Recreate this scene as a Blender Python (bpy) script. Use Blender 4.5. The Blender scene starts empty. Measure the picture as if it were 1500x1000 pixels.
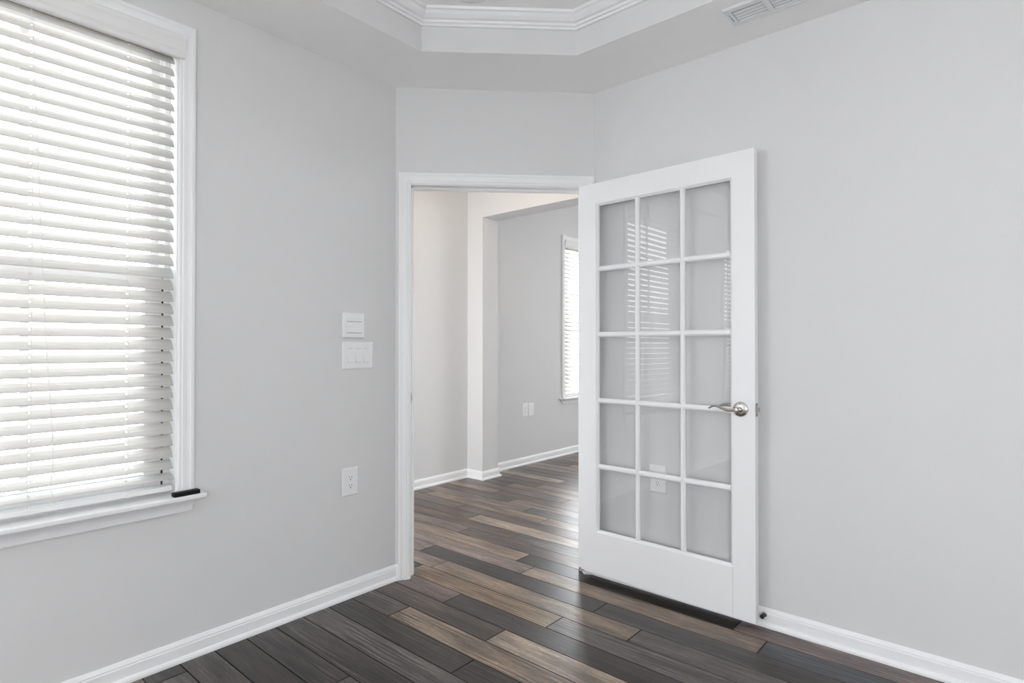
import bpy, bmesh, math, random
from mathutils import Vector, Matrix

random.seed(7)
R = math.radians
SC = bpy.context.scene
COL = SC.collection

# ------------------------------------------------------------------ camera, sky, light, exposure
cam_d = bpy.data.cameras.new('camera')
cam_d.sensor_width = 36.0
cam_d.lens = 842.775 / 1500 * 36
cam_d.clip_start = 0.02
cam_o = bpy.data.objects.new('camera', cam_d)
COL.objects.link(cam_o)
cam_o.location = (2.43547, -1.88416, 1.21501)
cam_o.rotation_euler = (R(90) + 0.0087237, 0, 0.7126178)
SC.camera = cam_o

SC.view_settings.view_transform = 'Standard'
SC.view_settings.look = 'None'
SC.view_settings.gamma = 1
SC.view_settings.use_curve_mapping = False
SC.view_settings.exposure = 0.31
SC.cycles.use_denoising = True
SC.cycles.max_bounces = 12
SC.cycles.diffuse_bounces = 8
SC.cycles.glossy_bounces = 5
SC.cycles.transparent_max_bounces = 24
SC.cycles.sample_clamp_indirect = 6
SC.cycles.caustics_reflective = False
SC.cycles.caustics_refractive = False

world = bpy.data.worlds.new('overcast_sky')
SC.world = world
world.use_nodes = True
wb = world.node_tree.nodes['Background']
wb.inputs[0].default_value = (0.91, 0.955, 1.0, 1)
wb.inputs[1].default_value = 5.5
# hazy bright sky: brightest near the horizon, dimmer overhead, pale ground below
_nt = world.node_tree
_tc = _nt.nodes.new('ShaderNodeTexCoord')
_sp = _nt.nodes.new('ShaderNodeSeparateXYZ')
_mr = _nt.nodes.new('ShaderNodeMapRange')
_mr.inputs[1].default_value, _mr.inputs[2].default_value = -1.0, 1.0
_cr = _nt.nodes.new('ShaderNodeValToRGB')
_cr.color_ramp.elements[0].position, _cr.color_ramp.elements[0].color = 0.0, (0.60, 0.60, 0.59, 1)
_cr.color_ramp.elements[1].position, _cr.color_ramp.elements[1].color = 1.0, (0.22, 0.26, 0.33, 1)
for _p, _c in ((0.46, (0.80, 0.81, 0.81, 1)), (0.53, (0.96, 0.98, 1.0, 1)), (0.68, (0.56, 0.60, 0.66, 1))):
    _e = _cr.color_ramp.elements.new(_p)
    _e.color = _c
_nt.links.new(_tc.outputs['Generated'], _sp.inputs[0])
_nt.links.new(_sp.outputs['Z'], _mr.inputs[0])
_nt.links.new(_mr.outputs[0], _cr.inputs[0])
_nt.links.new(_cr.outputs[0], wb.inputs[0])


def area(name, loc, rot, sx, sy, power=0, color=(1, 1, 1), portal=False, spread=180):
    l = bpy.data.lights.new(name, 'AREA')
    l.shape = 'RECTANGLE'
    l.size, l.size_y = sx, sy
    l.energy = power
    l.color = color
    l.spread = R(spread)
    l.cycles.is_portal = portal
    o = bpy.data.objects.new(name, l)
    COL.objects.link(o)
    o.location = loc
    o.rotation_euler = rot
    return o


# shared dimensions (metres)
D = 0.7475            # right wall plane y = D; left wall plane x = 0
H = 2.58              # height of the lower ceiling border
HT = 2.757            # height of the raised tray and of the rooms beyond
XR, YB = 4.3, -5.0    # unseen far sides of the study
WIN_Z0, WIN_Z1 = 0.645, 2.409
W1 = (-1.93, -1.047)  # window in view
W2 = (-3.753, -2.870)  # window seen only as a reflection
W3 = (3.405, 4.288)   # window of the room beyond
W4 = (5.15, 6.03)  # unseen bare opening, added to let a light panel in
W5 = (-4.90, -3.92)   # unseen opening added behind the camera for a fill light
LIVX = -1.35
LIVY = 7.0

# sky portals at two windows, then added light panels
FILL_TINT = (0.93, 0.965, 1.0)
for w, x in ((W1, -0.17), (W2, -0.17)):
    area('window_portal', (x, (w[0] + w[1]) / 2, (WIN_Z0 + WIN_Z1) / 2), (0, R(-90), 0), WIN_Z1 - WIN_Z0, w[1] - w[0], portal=True)
area('rear_fill', (-0.02, (W5[0] + W5[1]) / 2, (WIN_Z0 + WIN_Z1) / 2), (0, R(-90), 0), WIN_Z1 - WIN_Z0 - 0.04, W5[1] - W5[0] - 0.04, 52, FILL_TINT)  # added panel filling the unseen rear opening, main fill from the left
for w, e in ((W3, 66), (W4, 22)):                # panels added outside both openings to brighten the room beyond and its floor glare
    area('living_outside_fill', (LIVX - 0.22, (w[0] + w[1]) / 2, (WIN_Z0 + WIN_Z1) / 2), (0, R(-90), 0), WIN_Z1 - WIN_Z0 + 0.1, w[1] - w[0] + 0.1, e, FILL_TINT)
area('living_fill', (2.0, LIVY - 0.05, 1.5), (R(90), 0, R(180)), 2.4, 1.8, 92, FILL_TINT)  # added fill panel before the back wall, which has no window
# warm ceiling lamp of the hallway
pl = bpy.data.lights.new('hall_lamp', 'POINT')
pl.energy = 9.5
pl.color = (1.0, 0.80, 0.60)
pl.shadow_soft_size = 0.15
plo = bpy.data.objects.new('hall_lamp', pl)
COL.objects.link(plo)
plo.location = (-0.25, 0.80, 2.55)
area('foyer_fill', (-0.78, -0.215, 0.95), (R(90), 0, R(180)), 0.9, 1.8, 32, FILL_TINT)  # added fill panel in the foyer, there is no door behind it
# fill light added behind the camera to brighten the study, no lamp stands there
fl = bpy.data.lights.new('study_fill', 'POINT')
fl.energy = 86
fl.color = (0.955, 0.975, 1.0)
fl.shadow_soft_size = 0.22
flo = bpy.data.objects.new('study_fill', fl)
COL.objects.link(flo)
flo.location = (3.3, -2.9, 1.18)


# ------------------------------------------------------------------ materials
def mat(name, col, rough=0.5, metal=0.0, spec=0.5, bump=0.0, bscale=200, **kw):
    m = bpy.data.materials.new(name)
    m.use_nodes = True
    nt = m.node_tree
    b = nt.nodes['Principled BSDF']
    b.inputs['Base Color'].default_value = (*col, 1)
    b.inputs['Roughness'].default_value = rough
    b.inputs['Metallic'].default_value = metal
    b.inputs['Specular IOR Level'].default_value = spec
    for k, v in kw.items():
        b.inputs[k.replace('_', ' ')].default_value = v
    tc = nt.nodes.new('ShaderNodeTexCoord')
    n = nt.nodes.new('ShaderNodeTexNoise')
    n.inputs['Scale'].default_value = bscale
    n.inputs['Detail'].default_value = 3
    nt.links.new(tc.outputs['Object'], n.inputs['Vector'])
    mx = nt.nodes.new('ShaderNodeMix')
    mx.data_type = 'RGBA'
    mx.inputs[6].default_value = (*[c * 0.985 for c in col], 1)
    mx.inputs[7].default_value = (*[min(1, c * 1.015) for c in col], 1)
    nt.links.new(n.outputs['Fac'], mx.inputs[0])
    nt.links.new(mx.outputs[2], b.inputs['Base Color'])
    if bump:
        bp = nt.nodes.new('ShaderNodeBump')
        bp.inputs['Strength'].default_value = bump
        bp.inputs['Distance'].default_value = 0.001
        nt.links.new(n.outputs['Fac'], bp.inputs['Height'])
        nt.links.new(bp.outputs[0], b.inputs['Normal'])
    return m


M = {
    'wall': mat('grey_wall_paint', (0.69, 0.69, 0.69), 0.62, spec=0.3, bump=0.05, bscale=140),
    'ceiling': mat('flat_ceiling_paint', (0.93, 0.93, 0.925), 0.85, spec=0.2, bump=0.05, bscale=120),
    'trim': mat('white_trim_paint', (0.84, 0.845, 0.85), 0.38, spec=0.45),
    'door': mat('white_door_paint', (0.86, 0.862, 0.868), 0.4, spec=0.4),
    'vinyl': mat('white_vinyl', (0.82, 0.82, 0.815), 0.4),
    'slat': mat('ivory_blind_slat', (0.80, 0.79, 0.76), 0.45, spec=0.35),
    'valance': mat('white_valance', (0.80, 0.80, 0.79), 0.45),
    'cord': mat('white_cord', (0.78, 0.77, 0.75), 0.8),
    'plate': mat('white_plastic', (0.83, 0.835, 0.845), 0.35),
    'slot': mat('dark_slot', (0.03, 0.03, 0.032), 0.7),
    'seal': mat('black_weather_seal', (0.015, 0.015, 0.015), 0.8),
    'black': mat('black_plastic', (0.004, 0.004, 0.0045), 0.55, spec=0.25),
    'rubber': mat('black_rubber', (0.012, 0.011, 0.011), 0.6),
    'button': mat('charcoal_button', (0.03, 0.03, 0.032), 0.3),
    'nickel': mat('satin_nickel', (0.55, 0.52, 0.49), 0.2, metal=1.0),
    'vent': mat('white_metal', (0.78, 0.79, 0.80), 0.4),
    'duct': mat('dark_duct', (0.02, 0.02, 0.022), 0.8),
    'baffle_shade': mat('grey_baffle_shade', (0.20, 0.20, 0.20), 0.6),
    'rawwood': mat('raw_wood', (0.26, 0.15, 0.09), 0.8, bscale=60),
    'subfloor': mat('dark_seam', (0.018, 0.016, 0.015), 0.8),
}


def glass(name, tint=(1, 1, 1), ior=1.5):
    m = bpy.data.materials.new(name)
    m.use_nodes = True
    nt = m.node_tree
    nt.nodes.remove(nt.nodes['Principled BSDF'])
    out = nt.nodes['Material Output']
    tr = nt.nodes.new('ShaderNodeBsdfTransparent')
    tr.inputs[0].default_value = (*tint, 1)
    gl = nt.nodes.new('ShaderNodeBsdfGlossy')
    gl.inputs['Roughness'].default_value = 0.0
    fr = nt.nodes.new('ShaderNodeFresnel')
    fr.inputs['IOR'].default_value = ior
    ms = nt.nodes.new('ShaderNodeMixShader')
    geo = nt.nodes.new('ShaderNodeNewGeometry')          # only the entering face mirrors, the leaving face lets through
    inv = nt.nodes.new('ShaderNodeMath'); inv.operation = 'SUBTRACT'; inv.inputs[0].default_value = 1.0
    nt.links.new(geo.outputs['Backfacing'], inv.inputs[1])
    mu = nt.nodes.new('ShaderNodeMath'); mu.operation = 'MULTIPLY'
    nt.links.new(fr.outputs[0], mu.inputs[0]); nt.links.new(inv.outputs[0], mu.inputs[1])
    nt.links.new(mu.outputs[0], ms.inputs[0])
    nt.links.new(tr.outputs[0], ms.inputs[1])
    nt.links.new(gl.outputs[0], ms.inputs[2])
    nt.links.new(ms.outputs[0], out.inputs[0])
    return m


def translucent(m, share, col):
    nt = m.node_tree
    b = nt.nodes['Principled BSDF']
    t = nt.nodes.new('ShaderNodeBsdfTranslucent')
    t.inputs[0].default_value = (*col, 1)
    ms = nt.nodes.new('ShaderNodeMixShader')
    ms.inputs[0].default_value = share
    nt.links.new(b.outputs[0], ms.inputs[1])
    nt.links.new(t.outputs[0], ms.inputs[2])
    nt.links.new(ms.outputs[0], nt.nodes['Material Output'].inputs[0])


translucent(M['slat'], 0.12, (0.85, 0.835, 0.80))
translucent(M['vinyl'], 0.07, (0.85, 0.85, 0.85))
M['glass'] = glass('window_glass')
M['doorglass'] = glass('door_glass', (0.996, 0.999, 0.997), 1.85)


def floor_material():
    m = bpy.data.materials.new('weathered_plank')
    m.use_nodes = True
    nt = m.node_tree
    N, L = nt.nodes, nt.links
    b = N['Principled BSDF']
    at = N.new('ShaderNodeAttribute'); at.attribute_name = 'tone'
    ar = N.new('ShaderNodeAttribute'); ar.attribute_name = 'streak'     # x: grain offset, y: warm share, z: figure strength
    tc = N.new('ShaderNodeTexCoord')
    sep = N.new('ShaderNodeSeparateXYZ'); L.new(ar.outputs['Vector'], sep.inputs[0])
    off = N.new('ShaderNodeVectorMath'); off.operation = 'SCALE'
    L.new(ar.outputs['Vector'], off.inputs[0]); off.inputs['Scale'].default_value = 37.0
    add = N.new('ShaderNodeVectorMath'); add.operation = 'ADD'
    L.new(tc.outputs['Object'], add.inputs[0]); L.new(off.outputs[0], add.inputs[1])

    def noise(sx, sy, scale, detail, rough=0.55, dist=0.0):
        mp = N.new('ShaderNodeMapping'); mp.inputs['Scale'].default_value = (sx, sy, 1)
        L.new(add.outputs[0], mp.inputs[0])
        n = N.new('ShaderNodeTexNoise')
        n.inputs['Scale'].default_value = scale; n.inputs['Detail'].default_value = detail
        n.inputs['Roughness'].default_value = rough; n.inputs['Distortion'].default_value = dist
        L.new(mp.outputs[0], n.inputs['Vector'])
        return n.outputs['Fac']

    def ramp(src, a, c, lo=0.0, hi=1.0):
        r = N.new('ShaderNodeMapRange'); r.inputs[1].default_value = a; r.inputs[2].default_value = c
        r.inputs[3].default_value = lo; r.inputs[4].default_value = hi
        L.new(src, r.inputs[0])
        return r.outputs[0]

    def mul(a, c):
        mm = N.new('ShaderNodeMath'); mm.operation = 'MULTIPLY'
        L.new(a, mm.inputs[0])
        if isinstance(c, float): mm.inputs[1].default_value = c
        else: L.new(c, mm.inputs[1])
        return mm.outputs[0]

    cloud = ramp(noise(0.9, 5.0, 2.6, 4), 0.32, 0.68, 0.50, 1.55)
    grain = ramp(noise(1.4, 24.0, 5.0, 7, 0.7), 0.30, 0.70, 0.48, 1.62)
    fine = ramp(noise(7.0, 90.0, 6.0, 3, 0.6), 0.30, 0.70, 0.66, 1.34)
    # cathedral figure: banded rings in some of the planks
    mp = N.new('ShaderNodeMapping'); mp.inputs['Scale'].default_value = (0.55, 5.0, 1)
    L.new(add.outputs[0], mp.inputs[0])
    wv = N.new('ShaderNodeTexWave'); wv.wave_type = 'BANDS'; wv.bands_direction = 'Y'
    wv.inputs['Scale'].default_value = 3.2; wv.inputs['Distortion'].default_value = 6.0
    wv.inputs['Detail'].default_value = 2.0; wv.inputs['Detail Scale'].default_value = 1.6
    L.new(mp.outputs[0], wv.inputs['Vector'])
    fig = ramp(wv.outputs['Fac'], 0.15, 0.85, 0.35, 1.9)
    where = ramp(noise(0.9, 6.0, 2.4, 2), 0.46, 0.58, 0.0, 1.0)
    figm = N.new('ShaderNodeMix'); figm.data_type = 'FLOAT'
    L.new(mul(where, sep.outputs['Z']), figm.inputs[0]); figm.inputs[2].default_value = 1.0; L.new(fig, figm.inputs[3])
    v = mul(mul(mul(cloud, grain), fine), figm.outputs[0])
    col = N.new('ShaderNodeVectorMath'); col.operation = 'SCALE'
    L.new(at.outputs['Color'], col.inputs[0]); L.new(v, col.inputs['Scale'])
    # warm brown streaks
    warm = N.new('ShaderNodeMix'); warm.data_type = 'RGBA'; warm.blend_type = 'MULTIPLY'
    L.new(mul(ramp(noise(0.8, 9.0, 2.2, 3), 0.48, 0.68), sep.outputs['Y']), warm.inputs[0])
    L.new(col.outputs[0], warm.inputs[6]); warm.inputs[7].default_value = (1.12, 0.99, 0.84, 1)
    L.new(warm.outputs[2], b.inputs['Base Color'])
    L.new(ramp(grain, 0.5, 1.6, 0.38, 0.27), b.inputs['Roughness'])
    b.inputs['Specular IOR Level'].default_value = 0.5
    bp = N.new('ShaderNodeBump'); bp.inputs['Strength'].default_value = 0.12; bp.inputs['Distance'].default_value = 0.001
    L.new(grain, bp.inputs['Height']); L.new(bp.outputs[0], b.inputs['Normal'])
    return m


M['plank'] = floor_material()


# ------------------------------------------------------------------ mesh helpers
class MB:
    """collects shapes into one mesh"""

    def __init__(self):
        self.v, self.f = [], []

    def add(self, verts, faces):
        o = len(self.v)
        self.v += [tuple(p) for p in verts]
        self.f += [tuple(i + o for i in f) for f in faces]
        return self

    def box(self, x0, x1, y0, y1, z0, z1):
        return self.prism([(x0, y0), (x1, y0), (x1, y1), (x0, y1)], z0, z1)

    def prism(self, poly, z0, z1):
        n = len(poly)
        a = sum(poly[i][0] * poly[(i + 1) % n][1] - poly[(i + 1) % n][0] * poly[i][1] for i in range(n))
        if a < 0:
            poly = poly[::-1]
        vs = [(x, y, z0) for x, y in poly] + [(x, y, z1) for x, y in poly]
        fs = [tuple(range(n - 1, -1, -1)), tuple(range(n, 2 * n))]
        fs += [(i, (i + 1) % n, n + (i + 1) % n, n + i) for i in range(n)]
        return self.add(vs, fs)

    def loft(self, rings, closed=True, caps=True):
        """rings of equal length joined in order"""
        n = len(rings[0])
        vs = [p for r in rings for p in r]
        fs = []
        for k in range(len(rings) - 1):
            for i in range(n if closed else n - 1):
                j = (i + 1) % n
                fs.append((k * n + i, k * n + j, (k + 1) * n + j, (k + 1) * n + i))
        if caps:
            fs.append(tuple(range(n - 1, -1, -1)))
            fs.append(tuple(range((len(rings) - 1) * n, len(rings) * n)))
        return self.add(vs, fs)

    def tube(self, pts, r, n=8, flat=1.0):
        pts = [Vector(p) for p in pts]
        rad = r if isinstance(r, (list, tuple)) else [r] * len(pts)
        rings = []
        up = Vector((0, 0, 1))
        for i, p in enumerate(pts):
            t = (pts[min(i + 1, len(pts) - 1)] - pts[max(i - 1, 0)]).normalized()
            a = t.cross(up if abs(t.dot(up)) < 0.95 else Vector((1, 0, 0))).normalized()
            c = a.cross(t).normalized()
            rings.append([p + rad[i] * (math.cos(2 * math.pi * k / n) * a + flat * math.sin(2 * math.pi * k / n) * c) for k in range(n)])
        return self.loft(rings)

    def lathe(self, prof, c, axis, n=32):
        """profile (radius, height) turned round axis through c"""
        ax = Vector(axis).normalized()
        a = ax.cross(Vector((0, 0, 1)) if abs(ax.z) < 0.9 else Vector((1, 0, 0))).normalized()
        b = ax.cross(a)
        c = Vector(c)
        rings = [[c + ax * h + max(r, 1e-5) * (math.cos(2 * math.pi * k / n) * a + math.sin(2 * math.pi * k / n) * b) for k in range(n)] for r, h in prof]
        return self.loft(rings)

    def build(self, name, m, parent=None, loc=None, rot=None, bevel=0.0, smooth=False, segs=2):
        me = bpy.data.meshes.new(name)
        me.from_pydata(self.v, [], self.f)
        bm = bmesh.new()
        bm.from_mesh(me)
        bmesh.ops.recalc_face_normals(bm, faces=bm.faces)
        bm.to_mesh(me)
        bm.free()
        me.materials.append(m if not isinstance(m, str) else M[m])
        o = bpy.data.objects.new(name, me)
        COL.objects.link(o)
        if parent:
            o.parent = parent
        if loc:
            o.location = loc
        if rot:
            o.rotation_euler = rot
        if smooth:
            for p in me.polygons:
                p.use_smooth = True
            me.set_sharp_from_angle(angle=R(32))
        if bevel:
            md = o.modifiers.new('bevel', 'BEVEL')
            md.width = bevel
            md.segments = segs
            md.limit_method = 'ANGLE'
        return o


def path_sweep(mb, prof, pts, closed=False, flip=1):
    """sweep a profile (outward, up) along a floor path of (x, y, z); outward is to the right of travel times flip; corners mitred"""
    P = [Vector((p[0], p[1])) for p in pts]
    z = pts[0][2]
    n = len(P)
    rings = []
    for i in range(n):
        prev = P[i - 1] if (i > 0 or closed) else None
        nxt = P[(i + 1) % n] if (i < n - 1 or closed) else None
        d1 = (P[i] - prev).normalized() if prev is not None else None
        d2 = (nxt - P[i]).normalized() if nxt is not None else None
        n1 = Vector((d1.y, -d1.x)) if d1 else None
        n2 = Vector((d2.y, -d2.x)) if d2 else None
        if n1 is None: o = n2
        elif n2 is None: o = n1
        else:
            o = (n1 + n2)
            o = o / o.dot(n1)
        rings.append([(P[i].x + flip * o.x * u, P[i].y + flip * o.y * u, z + w) for u, w in prof])
    if closed:
        rings.append(rings[0])
    return mb.loft(rings, caps=not closed)


def frame_sweep(mb, prof, corners, closed, place):
    """sweep profile (away from the opening, off the wall) round corners (a, b) of an opening in a wall; place(a, b, off) -> point"""
    P = [Vector(c) for c in corners]
    n = len(P)
    rings = []
    for i in range(n):
        d1 = (P[i] - P[i - 1]).normalized() if (i > 0 or closed) else None
        d2 = (P[(i + 1) % n] - P[i]).normalized() if (i < n - 1 or closed) else None
        n1 = Vector((-d1.y, d1.x)) if d1 else None
        n2 = Vector((-d2.y, d2.x)) if d2 else None
        if n1 is None: o = n2
        elif n2 is None: o = n1
        else:
            o = n1 + n2
            o = o / o.dot(n1)
        rings.append([place(P[i].x + o.x * u, P[i].y + o.y * u, w) for u, w in prof])
    if closed:
        rings.append(rings[0])
    return mb.loft(rings, caps=not closed)


def thing(name, label, cat, loc=(0, 0, 0), rz=0.0, group=None, kind=None):
    o = bpy.data.objects.new(name, None)
    o.empty_display_size = 0.05
    COL.objects.link(o)
    o.location = loc
    o.rotation_euler = (0, 0, rz)
    if label: o['label'] = label
    if cat: o['category'] = cat
    if group: o['group'] = group
    if kind: o['kind'] = kind
    return o


def struct(o, label=None, cat=None):
    o['kind'] = 'structure'
    if label: o['label'] = label
    if cat: o['category'] = cat
    return o


def copy_tree(o, parent=None):
    c = o.copy()
    COL.objects.link(c)
    c.parent = parent
    for ch in list(o.children):
        copy_tree(ch, c)
    return c


# ------------------------------------------------------------------ floor of planks
def srgb(r, g, b, k=1.0):
    f = lambda c: (c / 255 / 12.92 if c / 255 < 0.04045 else ((c / 255 + 0.055) / 1.055) ** 2.4) * k
    return (f(r), f(g), f(b))


def build_floor():
    PW, Y0, PL = 0.1270, -0.152, 1.218
    g = {'dk': (47, 42, 40), 'ch': (55, 51, 49), 'gr': (77, 72, 69), 'mv': (95, 83, 79), 'lm': (110, 97, 91),
         'tg': (114, 100, 88), 'tn': (114, 100, 87), 'lt': (131, 118, 106), 'br': (74, 63, 57), 'vd': (40, 35, 31),
         'bl': (62, 63, 67), 'yt': (115, 98, 79)}
    # row: joints along x (from the photo) and the tone of the planks between them, from left to right
    rows = {
        -8: ([0.10], ['ch', 'gr']), -7: ([0.9], ['gr', 'ch']), -6: ([0.72], ['dk', 'ch']),
        -5: ([0.587], ['ch', 'gr']), -4: ([-0.3, 0.92], ['ch', 'ch', 'gr']), -3: ([-0.12, 1.1], ['ch', 'gr', 'br']),
        -2: ([0.857], ['dk', 'vd']), -1: ([0.307, 1.525], ['gr', 'tn', 'mv']),
        0: ([-0.426, 0.792], ['ch', 'br', 'lt']), 1: ([0.394, 1.612], ['mv', 'dk', 'gr']), 2: ([-0.045, 0.911], ['dk', 'yt', 'gr']),
        3: ([0.017, 1.234], ['lm', 'tn', 'gr']), 4: ([-0.229, 0.987], ['mv', 'dk', 'ch']), 5: ([-0.77, 0.448, 1.673], ['tg', 'lm', 'tg', 'bl']),
        6: ([-0.906, 0.312, 1.529], ['tn', 'tg', 'vd', 'mv']), 7: ([-0.305, 0.913], ['mv', 'br', 'gr']), 8: ([-1.185, 0.033], ['br', 'br', 'gr']),
        9: ([-0.469, 0.75], ['br', 'lt', 'mv']), 10: ([-0.731, 0.487], ['mv', 'br', 'gr']), 11: ([-1.229, -0.027], ['br', 'tn', 'tg']),
        12: ([-0.282], ['lm', 'gr']), 13: ([-0.537, 0.68], ['br', 'lm', 'gr']), 14: ([-0.819, 0.4], ['tg', 'br', 'lm']),
        15: ([-0.2], ['mv', 'mv']), 16: ([-0.9, 0.32], ['br', 'tg', 'gr']), 17: ([-0.662], ['br', 'lm']), 18: ([-1.1, 0.1], ['mv', 'br', 'lm']),
        19: ([-0.601], ['lt', 'gr']),
    }
    keys = list(g)
    v, f, tone, strk, mi = [], [], [], [], []
    x_lo, x_hi = -1.5, 4.35
    lo_r = int(math.floor((YB - 0.1 - Y0) / PW))
    hi_r = int(math.ceil((LIVY - Y0) / PW))
    gap, bev = 0.0009, 0.0014
    rnd = random.Random(11)

    def plank(x0, x1, y0, y1, col, st):
        o = len(v)
        for (a, c, z) in ((gap, 0, -0.004), (gap + bev, 0, 0.0)):
            v.extend([(x0 + a, y0 + a, z), (x1 - a, y0 + a, z), (x1 - a, y1 - a, z), (x0 + a, y1 - a, z)])
        for fc in ((4, 5, 6, 7), (0, 1, 5, 4), (1, 2, 6, 5), (2, 3, 7, 6), (3, 0, 4, 7)):
            f.append(tuple(o + i for i in fc)); mi.append(0)
            tone.append(col if fc == (4, 5, 6, 7) else tuple(c * 0.12 for c in col)); strk.append(st)

    for r in range(lo_r, hi_r):
        y0 = Y0 + r * PW
        if r in rows:
            js, tn = rows[r]
            js = list(js); tn = list(tn)
        else:
            js = [rnd.uniform(-1.2, 0.0)]
            pool = ['dk', 'ch', 'ch', 'gr', 'br', 'mv'] if r < 0 else ['br', 'mv', 'tg', 'lm', 'gr', 'tn']
            tn = [rnd.choice(pool), rnd.choice(pool)]
        pool = ['dk', 'ch', 'gr', 'br', 'mv', 'tg', 'lm']
        while js[0] > x_lo: js.insert(0, js[0] - PL); tn.insert(0, rnd.choice(pool))
        while js[-1] < x_hi: js.append(js[-1] + PL); tn.append(rnd.choice(pool))
        for k in range(len(js) - 1):
            a, c = max(js[k], x_lo), min(js[k + 1], x_hi)
            if c - a < 0.02: continue
            name = tn[k + 1] if k + 1 < len(tn) else rnd.choice(pool)
            j = rnd.uniform(0.94, 1.06)
            col = srgb(*[q * j for q in g[name]])
            st = (rnd.random(), (0.9 if name in ('tn', 'yt', 'tg', 'br') else 0.35) * rnd.uniform(0.6, 1.0),
                  (0.9 if r < 0 else 0.55) * (1 if rnd.random() < 0.6 else 0.15))
            plank(a, c, y0, y0 + PW, col, st)
    o = len(v)
    ya, yb = Y0 + lo_r * PW, Y0 + hi_r * PW
    for z in (-0.06, -0.003):
        v.extend([(x_lo, ya, z), (x_hi, ya, z), (x_hi, yb, z), (x_lo, yb, z)])
    for fc in ((3, 2, 1, 0), (4, 5, 6, 7), (0, 1, 5, 4), (1, 2, 6, 5), (2, 3, 7, 6), (3, 0, 4, 7)):
        f.append(tuple(o + i for i in fc)); mi.append(1); tone.append((0.02, 0.02, 0.02)); strk.append((0, 0, 0))
    me = bpy.data.meshes.new('floor')
    me.from_pydata(v, [], f)
    me.materials.append(M['plank']); me.materials.append(M['subfloor'])
    me.polygons.foreach_set('material_index', mi)
    a = me.attributes.new('tone', 'FLOAT_COLOR', 'FACE')
    a.data.foreach_set('color', [c for t in tone for c in (*t, 1.0)])
    a = me.attributes.new('streak', 'FLOAT_VECTOR', 'FACE')
    a.data.foreach_set('vector', [c for s in strk for c in s])
    ob = bpy.data.objects.new('floor', me)
    COL.objects.link(ob)
    return struct(ob)


build_floor()

# ------------------------------------------------------------------ walls
def wall_x(name, x0, x1, ya, yb, z1, opens=(), m='wall'):
    """wall slab between x0 and x1 running along y, with window openings (y0, y1, z0, z1)"""
    mb = MB()
    y = ya
    for (a, b, c, d) in sorted(opens):
        mb.box(x0, x1, y, a, 0, z1)
        mb.box(x0, x1, a, b, 0, c)
        mb.box(x0, x1, a, b, d, z1)
        y = b
    mb.box(x0, x1, y, yb, 0, z1)
    return struct(mb.build(name, m))


HW = HT + 0.06
wall_x('wall_left', -0.15, 0.0, YB, 0.0, HW, [(*W5, WIN_Z0 - 0.02, WIN_Z1), (*W2, WIN_Z0 - 0.02, WIN_Z1), (*W1, WIN_Z0 - 0.02, WIN_Z1)])
struct(MB().box(D, XR + 0.12, D, D + 0.115, 0, HW).build('wall_right', 'wall'))


def dg(s, off=0.0):
    """point on the diagonal wall: s along it from the left corner, off towards the study"""
    q = math.sqrt(0.5)
    return (s * q + off * q, s * q - off * q)


SL, SR = 0.062, 1.012      # rough opening of the doorway
JH = 2.066                 # underside of the head jamb
mb = MB()
mb.prism([(0, 0), dg(SL), dg(SL, -0.115), (-0.15, 0.03), (-0.15, 0.0)], 0, HW)
mb.prism([dg(SR), (D, D), (D, D + 0.115), (D - 0.05, D + 0.115), dg(SR, -0.115)], 0, HW)
mb.prism([dg(SL), dg(SR), dg(SR, -0.115), dg(SL, -0.115)], JH + 0.017, HW)
struct(mb.build('wall_door', 'wall'))

struct(MB().box(-0.15, XR + 0.12, YB - 0.12, YB, 0, HW).build('wall_back', 'wall'))
struct(MB().box(XR, XR + 0.12, YB, D, 0, HW).build('wall_far_right', 'wall'))

# hallway and the room beyond
HX = -1.395
OY0, OY1, OX = 1.913, 2.122, -1.201    # cased opening: front face, back face, left side
OZ = 2.398
struct(MB().box(HX - 0.12, HX, -0.35, OY0, 0, HW).build('wall_hall', 'wall'))
struct(MB().box(HX, -0.15, -0.35, -0.23, 0, HW).build('wall_foyer', 'wall'))
mb = MB()
mb.box(HX - 0.12, OX, OY0, OY1, 0, HW).box(OX, 2.6, OY0, OY1, OZ, HW).box(2.6, XR, OY0, OY1, 0, HW)
struct(mb.build('wall_opening', 'wall'))
wall_x('wall_living', LIVX - 0.15, LIVX, OY1, LIVY, HW, [(*W3, WIN_Z0 - 0.02, WIN_Z1), (*W4, WIN_Z0 - 0.02, WIN_Z1)])
struct(MB().box(LIVX, XR, LIVY, LIVY + 0.12, 0, HW).build('wall_living_back', 'wall'))
struct(MB().box(XR, XR + 0.12, D + 0.115, LIVY, 0, HW).build('wall_living_right', 'wall'))

# ------------------------------------------------------------------ ceilings
T = [(0.386, -0.152), (0.907, 0.347), (XR - 0.4, 0.347), (XR - 0.4, YB + 0.4), (0.386, YB + 0.4)]   # edge of the raised tray
O = [(0, 0), (D, D), (XR, D), (XR, YB), (0, YB)]
mb = MB()
vs = [(x, y, H) for x, y in O] + [(x, y, H) for x, y in T] + [(x, y, HT) for x, y in T]
fs = [(i, (i + 1) % 5, 5 + (i + 1) % 5, 5 + i) for i in range(5)]
fs += [(5 + i, 5 + (i + 1) % 5, 10 + (i + 1) % 5, 10 + i) for i in range(5)]
fs += [(10, 11, 12, 13, 14)]
vs += [(x, y, HT + 0.05) for x, y in O]
fs += [(15, 16, 17, 18, 19)] + [(i, (i + 1) % 5, 15 + (i + 1) % 5, 15 + i) for i in range(5)]
mb.add(vs, fs)
ceil = struct(mb.build('ceiling', 'ceiling'))
ceil.data.materials.append(M['wall'])
for p in ceil.data.polygons:                 # the upright faces of the tray carry the wall colour
    if abs(p.normal.z) < 0.5:
        p.material_index = 1
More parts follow.
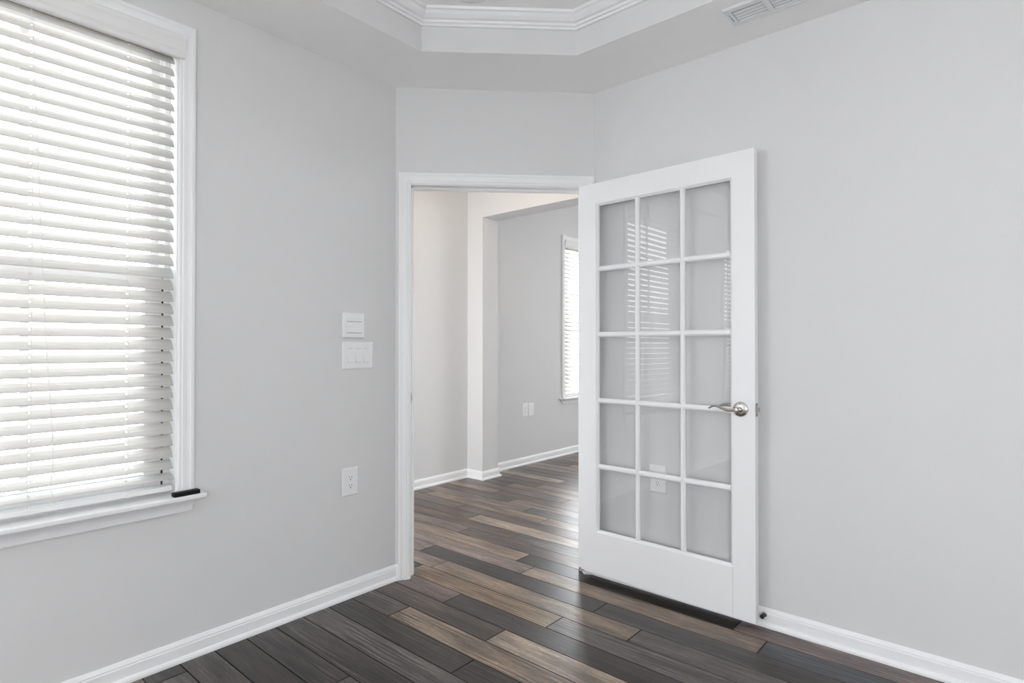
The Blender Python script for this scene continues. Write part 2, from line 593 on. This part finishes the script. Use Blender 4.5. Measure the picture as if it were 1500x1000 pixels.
mb = MB()
mb.prism([(HX - 0.12, -0.35), (-0.15, -0.35), (-0.15, 0.0), (0.0, 0.0), (D, D), (XR + 0.12, D + 0.02), (XR + 0.12, LIVY + 0.12), (HX - 0.12, LIVY + 0.12)], HT + 0.06, HT + 0.12)
struct(mb.build('ceiling_hall', 'ceiling'))

# crown moulding round the tray
CR = 0.085
cp = [(0.0, -0.062), (0.010, -0.062), (0.012, -0.052), (0.020, -0.050), (0.023, -0.041), (0.034, -0.037), (0.044, -0.026), (0.052, -0.014),
      (0.056, -0.012), (0.060, -0.010), (0.064, 0.0), (0.0, 0.0)]
cp = [(u * 1.08, w) for u, w in cp]
mb = MB()
path_sweep(mb, cp, [(x, y, HT) for x, y in T], closed=True, flip=1)
struct(mb.build('trim_1', 'trim', smooth=False))

# ------------------------------------------------------------------ baseboards with shoe moulding
BB = [(0, 0), (0.0135, 0), (0.0135, 0.056), (0.011, 0.060), (0.0115, 0.064), (0.006, 0.074), (0.003, 0.078), (0, 0.078)]
SHOE = [(0.0135, 0), (0.0255, 0), (0.0250, 0.009), (0.0215, 0.016), (0.0165, 0.0195), (0.0135, 0.020)]


def baseboard(name, pts, flip):
    b = MB(); path_sweep(b, BB, [(x, y, 0.0) for x, y in pts], flip=flip)
    o = struct(b.build(name, 'trim'))
    s = MB(); path_sweep(s, SHOE, [(x, y, 0.0) for x, y in pts], flip=flip)
    s.build('shoe_moulding', 'trim', o)
    return o


baseboard('baseboard_left', [(0, YB), (0, 0), dg(0.018)], 1)
baseboard('baseboard_right', [dg(1.046), (D, D), (XR, D)], 1)
baseboard('baseboard_hall', [(HX, -0.23), (HX, OY0), (OX, OY0), (OX, OY1), (LIVX, OY1), (LIVX, LIVY)], 1)

# ------------------------------------------------------------------ doorway: jambs, stops, casing
CAS = [(0.0, 0.0), (0.0, 0.009), (0.004, 0.011), (0.012, 0.011), (0.015, 0.0135), (0.030, 0.0145), (0.040, 0.0165), (0.043, 0.0185), (0.050, 0.0185), (0.056, 0.017), (0.057, 0.015), (0.057, 0.0)]
IL, IR = 0.079, 0.995      # faces of the side jambs
d1 = thing('door_1', 'white painted door frame around the open doorway', 'door frame', (0, 0, 0), kind='structure')
mb = MB()
mb.prism([dg(SL, 0.002), dg(IL, 0.002), dg(IL, -0.117), dg(SL, -0.117)], 0, JH)
mb.prism([dg(IR, 0.002), dg(SR, 0.002), dg(SR, -0.117), dg(IR, -0.117)], 0, JH)
mb.prism([dg(SL, 0.002), dg(SR, 0.002), dg(SR, -0.117), dg(SL, -0.117)], JH, JH + 0.017)
mb.build('jamb', 'trim', d1)
mb = MB()
mb.prism([dg(IL, -0.040), dg(IL + 0.011, -0.040), dg(IL + 0.011, -0.075), dg(IL, -0.075)], 0, JH)
mb.prism([dg(IR - 0.011, -0.040), dg(IR, -0.040), dg(IR, -0.075), dg(IR - 0.011, -0.075)], 0, JH)
mb.prism([dg(IL, -0.040), dg(IR, -0.040), dg(IR, -0.075), dg(IL, -0.075)], JH - 0.011, JH)
mb.build('door_stop_strip', 'trim', d1, bevel=0.002)
mb = MB()
frame_sweep(mb, CAS, [(IL - 0.005, 0.0), (IL - 0.005, JH + 0.004), (IR + 0.004, JH + 0.004), (IR + 0.004, 0.0)], False, lambda a, b, w: (*dg(a, w), b))
mb.build('casing', 'trim', d1)
mb = MB()
frame_sweep(mb, CAS, [(IL - 0.005, 0.0), (IL - 0.005, JH + 0.004), (IR + 0.004, JH + 0.004), (IR + 0.004, 0.0)], False, lambda a, b, w: (*dg(a, -0.115 - w), b))
mb.build('casing', 'trim', d1)
sp = MB().prism([dg(IL, -0.006), dg(IL + 0.0012, -0.006), dg(IL + 0.0012, -0.034), dg(IL, -0.034)], 0.915, 0.972).build('strike_plate', 'nickel', d1)
sp['label'] = 'metal strike plate on the left jamb'
MB().prism([dg(IL + 0.0012, -0.013), dg(IL + 0.0016, -0.013), dg(IL + 0.0016, -0.027), dg(IL + 0.0012, -0.027)], 0.930, 0.957).build('latch_hole', 'slot', sp)

# ------------------------------------------------------------------ windows
def build_window(name, wx, w, label):
    """window in a wall whose room face is x = wx; local x points into the room, local y = 0 at the middle of the opening"""
    hw = (w[1] - w[0]) / 2
    root = thing(name, label, 'window', (wx, (w[0] + w[1]) / 2, 0), kind='structure')
    zc0, zc1 = WIN_Z0, WIN_Z1
    mb = MB()                                            # box liner of the opening
    mb.box(-0.150, 0.0, -hw, -hw + 0.004, zc0, zc1).box(-0.150, 0.0, hw - 0.004, hw, zc0, zc1).box(-0.150, 0.0, -hw, hw, zc1 - 0.004, zc1)
    mb.build('jamb_liner', 'trim', root)
    mb = MB()
    frame_sweep(mb, CAS, [(-hw - 0.001, zc0), (-hw - 0.001, zc1 - 0.002), (hw + 0.001, zc1 - 0.002), (hw + 0.001, zc0)], False, lambda a, b, ww: (ww * 1.1, a, b))
    mb.build('casing', 'trim', root)
    # stool board with horns and rounded nose
    s = hw + 0.094
    mb = MB()
    mb.prism([(-0.150, -hw), (0.0, -hw), (0.0, -s), (0.052, -s), (0.060, -s + 0.008), (0.060, s - 0.008), (0.052, s), (0.0, s), (0.0, hw), (-0.150, hw)], zc0 - 0.020, zc0)
    mb.build('sill', 'trim', root, bevel=0.007, segs=3)
    ap = [(0.0, 0.0), (0.015, 0.0), (0.016, 0.003), (0.0165, 0.012), (0.0180, 0.022), (0.0215, 0.032), (0.0270, 0.042), (0.0340, 0.050), (0.0, 0.050)]
    mb = MB()
    path = [[(x, -hw - 0.052 - max(0, z - 0.02) * 0.3, zc0 - 0.020 - 0.050 + z) for x, z in ap], [(x, hw + 0.052 + max(0, z - 0.02) * 0.3, zc0 - 0.020 - 0.050 + z) for x, z in ap]]
    mb.loft(path)
    mb.build('apron', 'trim', root)
    # fixed vinyl frame
    f = 0.024
    mb = MB()
    for (a, b) in ((-hw + 0.004, -hw + f), (hw - f, hw - 0.004)):
        mb.box(-0.145, -0.070, a, b, zc0, zc1 - 0.004)
    mb.box(-0.145, -0.070, -hw + f, hw - f, zc1 - f - 0.012, zc1 - 0.004).box(-0.145, -0.070, -hw + f, hw - f, zc0, zc0 + 0.02)
    mb.build('window_frame', 'vinyl', root, bevel=0.002)
    mb = MB()
    for sg in (-1, 1):
        a, b = sorted((sg * (hw - f), sg * (hw - f - 0.006)))
        mb.box(-0.118, -0.078, a, b, zc0 + 0.03, 1.45)
    mb.build('weather_seal', 'seal', root)

    def sash(nm, xc, zl, zh, stile, zrail, trail):
        hi = hw - f - 0.006
        mb = MB()
        mb.box(xc - 0.016, xc + 0.016, -hi, -hi + stile, zl, zh).box(xc - 0.016, xc + 0.016, hi - stile, hi, zl, zh)
        mb.box(xc - 0.016, xc + 0.016, -hi + stile, hi - stile, zl, zl + zrail).box(xc - 0.016, xc + 0.016, -hi + stile, hi - stile, zh - trail, zh)
        o = mb.build(nm, 'vinyl', root, bevel=0.003)
        MB().box(xc - 0.006, xc - 0.001, -hi + stile - 0.005, hi - stile + 0.005, zl + zrail - 0.005, zh - trail + 0.005).build('pane', 'glass', o)
        MB().box(xc - 0.012, xc - 0.0065, -0.012, 0.012, zl + zrail, zh - trail).build('muntin', 'vinyl', o)
        return o
    sash('upper_sash', -0.126, 1.46, zc1 - f - 0.012, 0.030, 0.040, 0.035)
    sash('lower_sash', -0.092, zc0 + 0.020, 1.512, 0.060, 0.060, 0.045)
    return root


build_window('window_1', 0.0, W1, 'white cased window in the left wall behind a white blind')
build_window('window_2', 0.0, W2, 'second white cased window of the left wall, mirrored in the door glass')
build_window('window_3', LIVX, W3, 'white cased window of the room beyond the doorway')

# ------------------------------------------------------------------ blinds
NS, PITCH, ZS = 36, 0.04605, 0.697       # slats, spacing, height of the lowest slat's inner edge
TILT = R(51)


def slat_mesh(hl, holes):
    bm = bmesh.new()
    n = 10
    w, sag = 0.050, 0.0045
    ys = [-hl]
    for h in holes:
        ys += [h - 0.003, h + 0.003]
    ys.append(hl)
    us = [-w / 2 + w * i / n for i in range(n + 1)]
    us = us[:5] + [-0.0045, 0.0045] + us[6:]
    us = sorted(set(round(u, 5) for u in us))
    grid = []
    for u in us:
        x = u * math.cos(TILT)
        zc = sag * (1 - (2 * u / w) ** 2)
        # outer edge up, inner edge (towards the room) down
        px = u * math.cos(TILT) + zc * math.sin(TILT)
        pz = -u * math.sin(TILT) + zc * math.cos(TILT)
        grid.append([bm.verts.new((px, y, pz)) for y in ys])
    for i in range(len(us) - 1):
        for k in range(len(ys) - 1):
            if k % 2 == 1 and abs((us[i] + us[i + 1]) / 2) < 0.0040:
                continue
            bm.faces.new((grid[i][k], grid[i + 1][k], grid[i + 1][k + 1], grid[i][k + 1]))
    bmesh.ops.recalc_face_normals(bm, faces=bm.faces)
    bmesh.ops.solidify(bm, geom=bm.faces[:], thickness=0.0026)
    bmesh.ops.recalc_face_normals(bm, faces=bm.faces)
    me = bpy.data.meshes.new('slat')
    bm.to_mesh(me)
    bm.free()
    for p in me.polygons:
        p.use_smooth = True
    me.materials.append(M['slat'])
    return me


def build_blind(wx, w, label, cords=True):
    hw = (w[1] - w[0]) / 2
    hl = hw - 0.011
    lad = [-hl + 0.152, 0.0, hl - 0.152]
    root = thing('window_blind', label, 'blind', (wx, (w[0] + w[1]) / 2, 0))
    vp = [(0.004, 0.0), (0.019, 0.0), (0.0235, 0.004), (0.025, 0.012), (0.0235, 0.020), (0.0275, 0.028), (0.030, 0.060), (0.0335, 0.068), (0.0335, 0.080), (0.004, 0.080)]
    e = hw + 0.016
    mb = MB().loft([[(x, -e, 2.329 + z) for x, z in vp], [(x, e, 2.329 + z) for x, z in vp]])
    mb.build('valance', 'valance', root)
    MB().box(-0.058, -0.002, -hl, hl, 2.345, 2.400).build('head_rail', 'valance', root)
    me = slat_mesh(hl, lad)
    rr = random.Random(3)
    xin = 0.025 * math.cos(TILT)
    for k in range(NS):
        o = bpy.data.objects.new('slat', me)
        COL.objects.link(o)
        o.parent = root
        o.location = (-0.006 - xin, 0, ZS + k * PITCH + 0.025 * math.sin(TILT))
        tilt = 0.0 if k > 1 else (R(-16) if k == 1 else R(-30))
        o.rotation_euler = (rr.uniform(-1, 1) * 0.0012, tilt + R(rr.uniform(-1.6, 1.6)), 0)
    mb = MB().box(-0.052, -0.004, -hl, hl, ZS - 0.036, ZS - 0.016)
    rail = mb.build('bottom_rail', 'valance', root, bevel=0.005, segs=3)
    for y in lad:
        MB().box(-0.004, -0.002, y - 0.012, y + 0.012, ZS - 0.035, ZS - 0.029).build('cord_plug', 'cord', rail, bevel=0.001)
    for y in lad:
        mb = MB()
        for dx, dy in ((-0.003, -0.0035), (-0.003, 0.0035), (-0.050, 0.0)):
            mb.tube([(dx, y + dy, ZS - 0.03), (dx, y + dy, 2.34)], 0.0006, 5)
        for k in range(NS):
            z = ZS + k * PITCH
            mb.tube([(-0.003, y, z - 0.004), (-0.047, y, z + 0.031)], 0.0005, 4)
        mb.build('ladder_cord', 'cord', root)
    return root


def cord_path(pts, n=10):
    out = []
    P = [Vector(p) for p in pts]
    for i in range(len(P) - 1):
        p0, p1, p2, p3 = P[max(i - 1, 0)], P[i], P[i + 1], P[min(i + 2, len(P) - 1)]
        for k in range(n):
            t = k / n
            out.append(0.5 * ((2 * p1) + (p2 - p0) * t + (2 * p0 - 5 * p1 + 4 * p2 - p3) * t * t + (3 * p1 - p0 - 3 * p2 + p3) * t ** 3))
    out.append(P[-1])
    return out


bl = build_blind(0.0, W1, 'white slatted blind over the large window in the left wall')
yc = (W1[0] + W1[1]) / 2
pc = MB().tube(cord_path([(0.006, -1.492 - yc, 2.335), (0.006, -1.475 - yc, 1.9), (0.006, -1.452 - yc, 1.3), (0.006, -1.428 - yc, 0.88), (0.006, -1.434 - yc, 0.745), (0.010, -1.424 - yc, 0.705), (0.012, -1.432 - yc, 0.685), (0.010, -1.442 - yc, 0.70)]), 0.0009, 6).build('lift_cord', 'cord', bl)
build_blind(0.0, W2, 'white slatted blind of the second left window, seen mirrored in the door glass')
b3 = build_blind(LIVX, W3, 'white slatted blind on the window of the room beyond the doorway')
yl = (W3[0] + W3[1]) / 2
MB().tube([(0.010, 3.56 - yl, 2.335), (0.010, 3.56 - yl, 1.80)], 0.004, 8).build('tilt_wand', 'cord', b3)

# remote control on the sill
rc = thing('remote_control', 'small black remote control lying on the right end of the white window sill', 'remote control', (0.040, -1.027, WIN_Z0), R(2))
MB().box(-0.015, 0.015, -0.047, 0.047, 0.0, 0.0165).build('remote_body', 'black', rc, bevel=0.0035, segs=3)
for y in (-0.022, -0.006, 0.012):
    MB().lathe([(0.0, 0.0), (0.006, 0.0), (0.006, 0.001), (0.004, 0.0016), (0.0, 0.0016)], (0, y, 0.0163), (0, 0, 1), 16).build('button', 'button', rc)

# ------------------------------------------------------------------ wall plates
def plate(mb, hw, hh, t=0.006):
    """raised plate with sloped rim: local x off the wall, y along it, z up"""
    e = 0.006
    r = lambda a, b, x: [(x, -a, -b), (x, a, -b), (x, a, b), (x, -a, b)]
    mb.loft([r(hw, hh, 0.0), r(hw, hh, t * 0.45), r(hw - e, hh - e, t), r(hw - e - 0.002, hh - e - 0.002, t)])
    return mb


def screws(root, spots, x):
    for (y, z) in spots:
        MB().lathe([(0.0, 0), (0.0032, 0), (0.0032, 0.0006), (0.002, 0.001), (0.0, 0.001)], (x, y, z), (1, 0, 0), 12).build('screw', 'vent', root)


def outlet(label, loc, rz=0.0, group=None):
    o = thing('wall_outlet', label, 'outlet', loc, rz, group)
    plate(MB(), 0.0445, 0.068).build('cover_plate', 'plate', o)
    f = MB().box(0.004, 0.0072, -0.0165, 0.0165, -0.0335, 0.0335).build('receptacle_face', 'plate', o, bevel=0.001)
    for s in (-1, 1):
        z = s * 0.0195
        mb = MB()
        mb.box(0.0070, 0.0074, -0.0075, -0.0050, z - 0.001, z + 0.0075).box(0.0070, 0.0074, 0.0050, 0.0075, z - 0.001, z + 0.0075)
        mb.lathe([(0.0, 0), (0.0030, 0), (0.0030, 0.0004), (0.0, 0.0004)], (0.0070, 0, z - 0.008), (1, 0, 0), 12)
        mb.build('socket_slots', 'slot', f)
    screws(o, [(0, 0.050), (0, -0.050)], 0.0058)
    return o


outlet('white wall outlet on the left wall below the light switches', (0.0, -0.275, 0.557))
outlet('white wall outlet on the right wall, seen through the open glass door', (1.117, D, 0.560), R(-90))
outlet('white wall outlet in the room beyond the doorway, left one of two plates', (LIVX, 2.702, 0.560))
o = thing('blank_plate', 'blank white wall plate in the room beyond, right beside an outlet', 'wall plate', (LIVX, 2.800, 0.558))
plate(MB(), 0.0445, 0.066).build('cover_plate', 'plate', o)
MB().box(0.005, 0.0068, -0.017, 0.017, -0.033, 0.033).build('insert', 'plate', o, bevel=0.001)

o = thing('light_switch', 'white triple rocker light switch on the left wall near the doorway', 'light switch', (0.0, -0.2315, 1.171))
plate(MB(), 0.0885, 0.066).build('cover_plate', 'plate', o)
for y in (-0.046, 0.0, 0.046):
    MB().box(0.0058, 0.0062, y - 0.0155, y + 0.0155, -0.0344, 0.0344).build('switch_gap', 'baffle_shade', o)
    sec = [(0.0050, -0.0335), (0.0105, -0.0335), (0.0072, 0.0), (0.0062, 0.0335), (0.0050, 0.0335)]
    MB().loft([[(x, y - 0.0160, z) for x, z in sec], [(x, y + 0.0160, z) for x, z in sec]]).build('rocker', 'plate', o)
screws(o, [(y, z) for y in (-0.046, 0, 0.046) for z in (-0.050, 0.050)], 0.0058)

o = thing('thermostat', 'square white thermostat above the light switches on the left wall', 'thermostat', (0.0, -0.263, 1.3185))
MB().box(0.0, 0.018, -0.059, 0.059, -0.061, 0.061).build('housing', 'plate', o, bevel=0.004, segs=3)
p_ = MB().box(0.0175, 0.0215, -0.043, 0.043, -0.036, 0.016).build('cover_flap', 'plate', o, bevel=0.002)
MB().box(0.0175, 0.0195, -0.043, 0.043, 0.020, 0.034).build('display', 'plate', o, bevel=0.001)
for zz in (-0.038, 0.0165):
    MB().box(0.0178, 0.0186, -0.042, 0.042, zz, zz + 0.0022).build('shadow_line', 'baffle_shade', o)  # dark strips painted in for the shadow under flap and display
for y in (-0.028, -0.012):
    MB().box(0.0213, 0.0222, y - 0.004, y + 0.004, -0.010, 0.002).build('button', 'vent', p_)

# ------------------------------------------------------------------ glazed door standing open along the right wall
DW, DH, DT, DZ = 0.914, 2.032, 0.035, 0.035
fd = thing('french_door', 'white door with fifteen glass panes standing open against the right wall', 'door', (0.70021, 0.66956, DZ), -0.0186319)
GX0, GX1, GZ0, GZ1 = 0.118, 0.806, 0.227, 1.915
BD = 0.011                   # moulded bead round the glass
sx0, sx1, rz0, rz1 = GX0 - BD, GX1 + BD, GZ0 - BD, GZ1 + BD
MB().box(0, sx0, 0, DT, 0, DH).build('stile', 'door', fd)
MB().box(sx1, DW, 0, DT, 0, DH).build('stile', 'door', fd)
MB().box(sx0, sx1 - 0.0012, 0, DT, 0, rz0).build('bottom_rail', 'door', fd)
MB().box(sx0, sx1, 0, DT, rz1, DH).build('top_rail', 'door', fd)
mb = MB()
bead = [(0.0, 0.0125), (0.0025, 0.0095), (0.0065, 0.006), (0.008, 0.003), (BD, 0.0022), (BD, 0.0125)]
cor = [(GX0, GZ0), (GX0, GZ1), (GX1, GZ1), (GX1, GZ0)]
frame_sweep(mb, bead, cor, True, lambda a, b, w: (a, w, b))
frame_sweep(mb, bead, cor, True, lambda a, b, w: (a, DT - w, b))
mb.box(sx0, GX0, 0.012, DT - 0.012, rz0, rz1).box(GX1, sx1, 0.012, DT - 0.012, rz0, rz1)
mb.box(GX0, GX1, 0.012, DT - 0.012, rz0, GZ0).box(GX0, GX1, 0.012, DT - 0.012, GZ1, rz1)
mb.build('glazing_bead', 'door', fd)
MW = 0.0254
lw = (GX1 - GX0 - 2 * MW) / 3
lh = (GZ1 - GZ0 - 4 * 0.027) / 5


def bar(c, hw_, lo, hi, vertical):
    sec = [(-hw_, 0.0165), (-hw_, 0.0125), (-hw_ + 0.005, 0.007), (-0.0045, 0.0045), (0.0045, 0.0045), (hw_ - 0.005, 0.007), (hw_, 0.0125), (hw_, 0.0165)]
    mb = MB()
    for fl in (0, 1):
        s = [(u, DT - v if fl else v) for u, v in sec]
        if vertical:
            mb.loft([[(c + u, v, lo) for u, v in s], [(c + u, v, hi) for u, v in s]])
        else:
            mb.loft([[(lo, v, c + u) for u, v in s], [(hi, v, c + u) for u, v in s]])
    return mb


cx = [GX0 + lw * k + MW * (k - 0.5) for k in (1, 2)]
cz = [GZ0 + lh * k + 0.027 * (k - 0.5) for k in (1, 2, 3, 4)]
for c in cx:
    bar(c, MW / 2, GZ0, GZ1, True).build('muntin', 'door', fd)
for c in cz:
    bar(c, 0.0135, GX0, GX1, False).build('muntin', 'door', fd)
rp = random.Random(5)
for i in range(3):
    for j in range(5):
        x0 = GX0 + i * (lw + MW)
        z0 = GZ0 + j * (lh + 0.027)
        p = MB().box(-lw / 2 - 0.002, lw / 2 + 0.002, -0.0012, 0.0012, -lh / 2 - 0.002, lh / 2 + 0.002).build('pane', 'doorglass', fd, loc=(x0 + lw / 2, DT / 2, z0 + lh / 2))
        p.rotation_euler = (R(rp.uniform(-0.12, 0.12)), 0, R(rp.uniform(-0.12, 0.12) + (1.0 if i == 0 else 0.0)))   # the panes do not lie quite flat
# lever handle and latch
for side in (0, 1):
    sg = -1 if side == 0 else 1
    y0 = 0.0 if side == 0 else DT
    c = Vector((0.853, y0, 0.908))
    h = MB().lathe([(0.0, 0.0), (0.0325, 0.0), (0.0325, 0.003), (0.030, 0.007), (0.022, 0.0105), (0.016, 0.012), (0.0, 0.012)], c, (0, sg, 0), 40).build('rosette', 'nickel', fd, smooth=True)
    h['label'] = 'round nickel lever handle'
    MB().lathe([(0.0, 0.010), (0.0125, 0.010), (0.0105, 0.020), (0.010, 0.034), (0.012, 0.040), (0.011, 0.050), (0.007, 0.054), (0.0, 0.055)], c, (0, sg, 0), 28).build('handle_neck', 'nickel', h, smooth=True)
    yy = y0 + sg * 0.044
    pts = cord_path([(0.853, yy, 0.908), (0.838, yy, 0.9055), (0.815, yy, 0.9045), (0.792, yy, 0.910), (0.768, yy - sg * 0.001, 0.9185), (0.748, yy - sg * 0.003, 0.9185), (0.734, yy - sg * 0.006, 0.912), (0.727, yy - sg * 0.008, 0.908)], 5)
    n = len(pts)
    rad = [0.0105 - 0.0052 * (k / (n - 1)) ** 0.7 for k in range(n)]
    MB().tube(pts, rad, 12, 0.72).build('lever', 'nickel', h, smooth=True)
lp = MB().box(DW, DW + 0.0010, DT / 2 - 0.0125, DT / 2 + 0.0125, 0.880, 0.937).build('latch_plate', 'nickel', fd)
lb = MB()
lb.loft([[(DW, DT / 2 - 0.007, z), (DW, DT / 2 + 0.007, z), (DW + 0.011, DT / 2 + 0.007, z), (DW + 0.009, DT / 2 + 0.002, z)] for z in (0.899, 0.918)])
lb.build('latch_bolt', 'nickel', lp)
for z in (0.886, 0.931):
    MB().lathe([(0, 0), (0.0035, 0), (0.0035, 0.0005), (0, 0.0005)], (DW + 0.0010, DT / 2, z), (1, 0, 0), 10).build('screw', 'slot', lp)
# raw wood where the lower hinge corner is chipped
mb = MB()
mb.prism([(-0.0006, -0.0006), (0.034, -0.0006), (0.030, 0.02), (-0.0006, 0.02)], -0.0012, 0.004)
mb.prism([(-0.0006, -0.0006), (0.010, -0.0006), (0.010, 0.02), (-0.0006, 0.02)], 0.004, 0.010)
ch = mb.build('chipped_corner', 'rawwood', fd)
ch['label'] = 'bare brown wood at the chipped bottom corner'

# door stop on the right baseboard
ds = thing('door_stop', 'small dark door stop on the right baseboard behind the door edge', 'door stop', (1.624, D - 0.0135, 0.052))
MB().lathe([(0, 0), (0.011, 0), (0.011, 0.002), (0.006, 0.004), (0.0, 0.004)], (0, 0, 0), (0, -1, 0), 20).build('base', 'nickel', ds, smooth=True)
MB().lathe([(0, 0.003), (0.004, 0.003), (0.004, 0.026), (0.0, 0.026)], (0, 0, 0), (0, -1, 0), 14).build('rod', 'slot', ds)
MB().lathe([(0, 0.024), (0.008, 0.024), (0.0092, 0.028), (0.009, 0.034), (0.006, 0.038), (0.0, 0.039)], (0, 0, 0), (0, -1, 0), 20).build('rubber_tip', 'rubber', ds, smooth=True)

# ------------------------------------------------------------------ ceiling register and recessed light
vt = thing('ceiling_vent', 'white louvered air vent in the ceiling border over the right wall', 'vent', (1.557, 0.428, H))
VL, VW = 0.345, 0.150
fx = [(0.030, 0.150), (0.172, 0.315)]     # louvre bays along x
wy0, wy1 = 0.034, 0.120
mb = MB()
pr = lambda x0, x1, y0, y1: mb.box(x0, x1, y0, y1, -0.008, -0.004)
pr(0.006, fx[0][0], 0.006, VW - 0.006); pr(fx[0][1], fx[1][0], 0.006, VW - 0.006); pr(fx[1][1], VL - 0.006, 0.006, VW - 0.006)
for a, b in fx:
    pr(a, b, 0.006, wy0); pr(a, b, wy1, VW - 0.006)
mb.build('face_plate', 'vent', vt)
mb = MB()
rim = [(0.0, 0.0), (0.006, -0.007), (0.012, -0.009), (0.012, 0.0)]
path_sweep(mb, rim, [(0, 0, 0), (VL, 0, 0), (VL, VW, 0), (0, VW, 0)], closed=True, flip=-1)
mb.build('rim', 'vent', vt)
MB().box(0.010, VL - 0.010, 0.010, VW - 0.010, -0.0025, -0.0005).build('duct_opening', 'duct', vt)
for a, b in fx:
    for k in range(4):
        yb_ = wy0 + 0.012 + k * 0.0225
        arc = [(yb_ + 0.0140 * math.sin(t), -0.0030 - 0.0046 * (1 - math.cos(t))) for t in [R(q) for q in (0, 20, 40, 60, 80)]]
        ring = arc + [(y + 0.0004, z + 0.0010) for y, z in reversed(arc)]
        MB().loft([[(a + 0.001, y, z) for y, z in ring], [(b - 0.001, y, z) for y, z in ring]]).build('louver', 'vent', vt)
mb = MB()
mb.box(0.016, 0.018, 0.050, 0.060, -0.0085, -0.0078).box(0.016, 0.018, 0.068, 0.105, -0.0085, -0.0078)
mb.build('damper_slot', 'slot', vt)

dl = thing('recessed_light', 'round recessed ceiling light in the raised tray near the crown moulding', 'light', (0.682, -0.124, HT))
MB().lathe([(0.066, 0.0), (0.092, 0.0), (0.092, 0.003), (0.084, 0.006), (0.070, 0.007), (0.066, 0.005)], (0, 0, 0), (0, 0, -1), 48).build('trim_ring', 'vent', dl, smooth=True)
MB().lathe([(0.0, 0.001), (0.068, 0.001), (0.068, 0.003), (0.0, 0.003)], (0, 0, 0), (0, 0, -1), 40).build('lamp_lens', 'baffle_shade', dl)
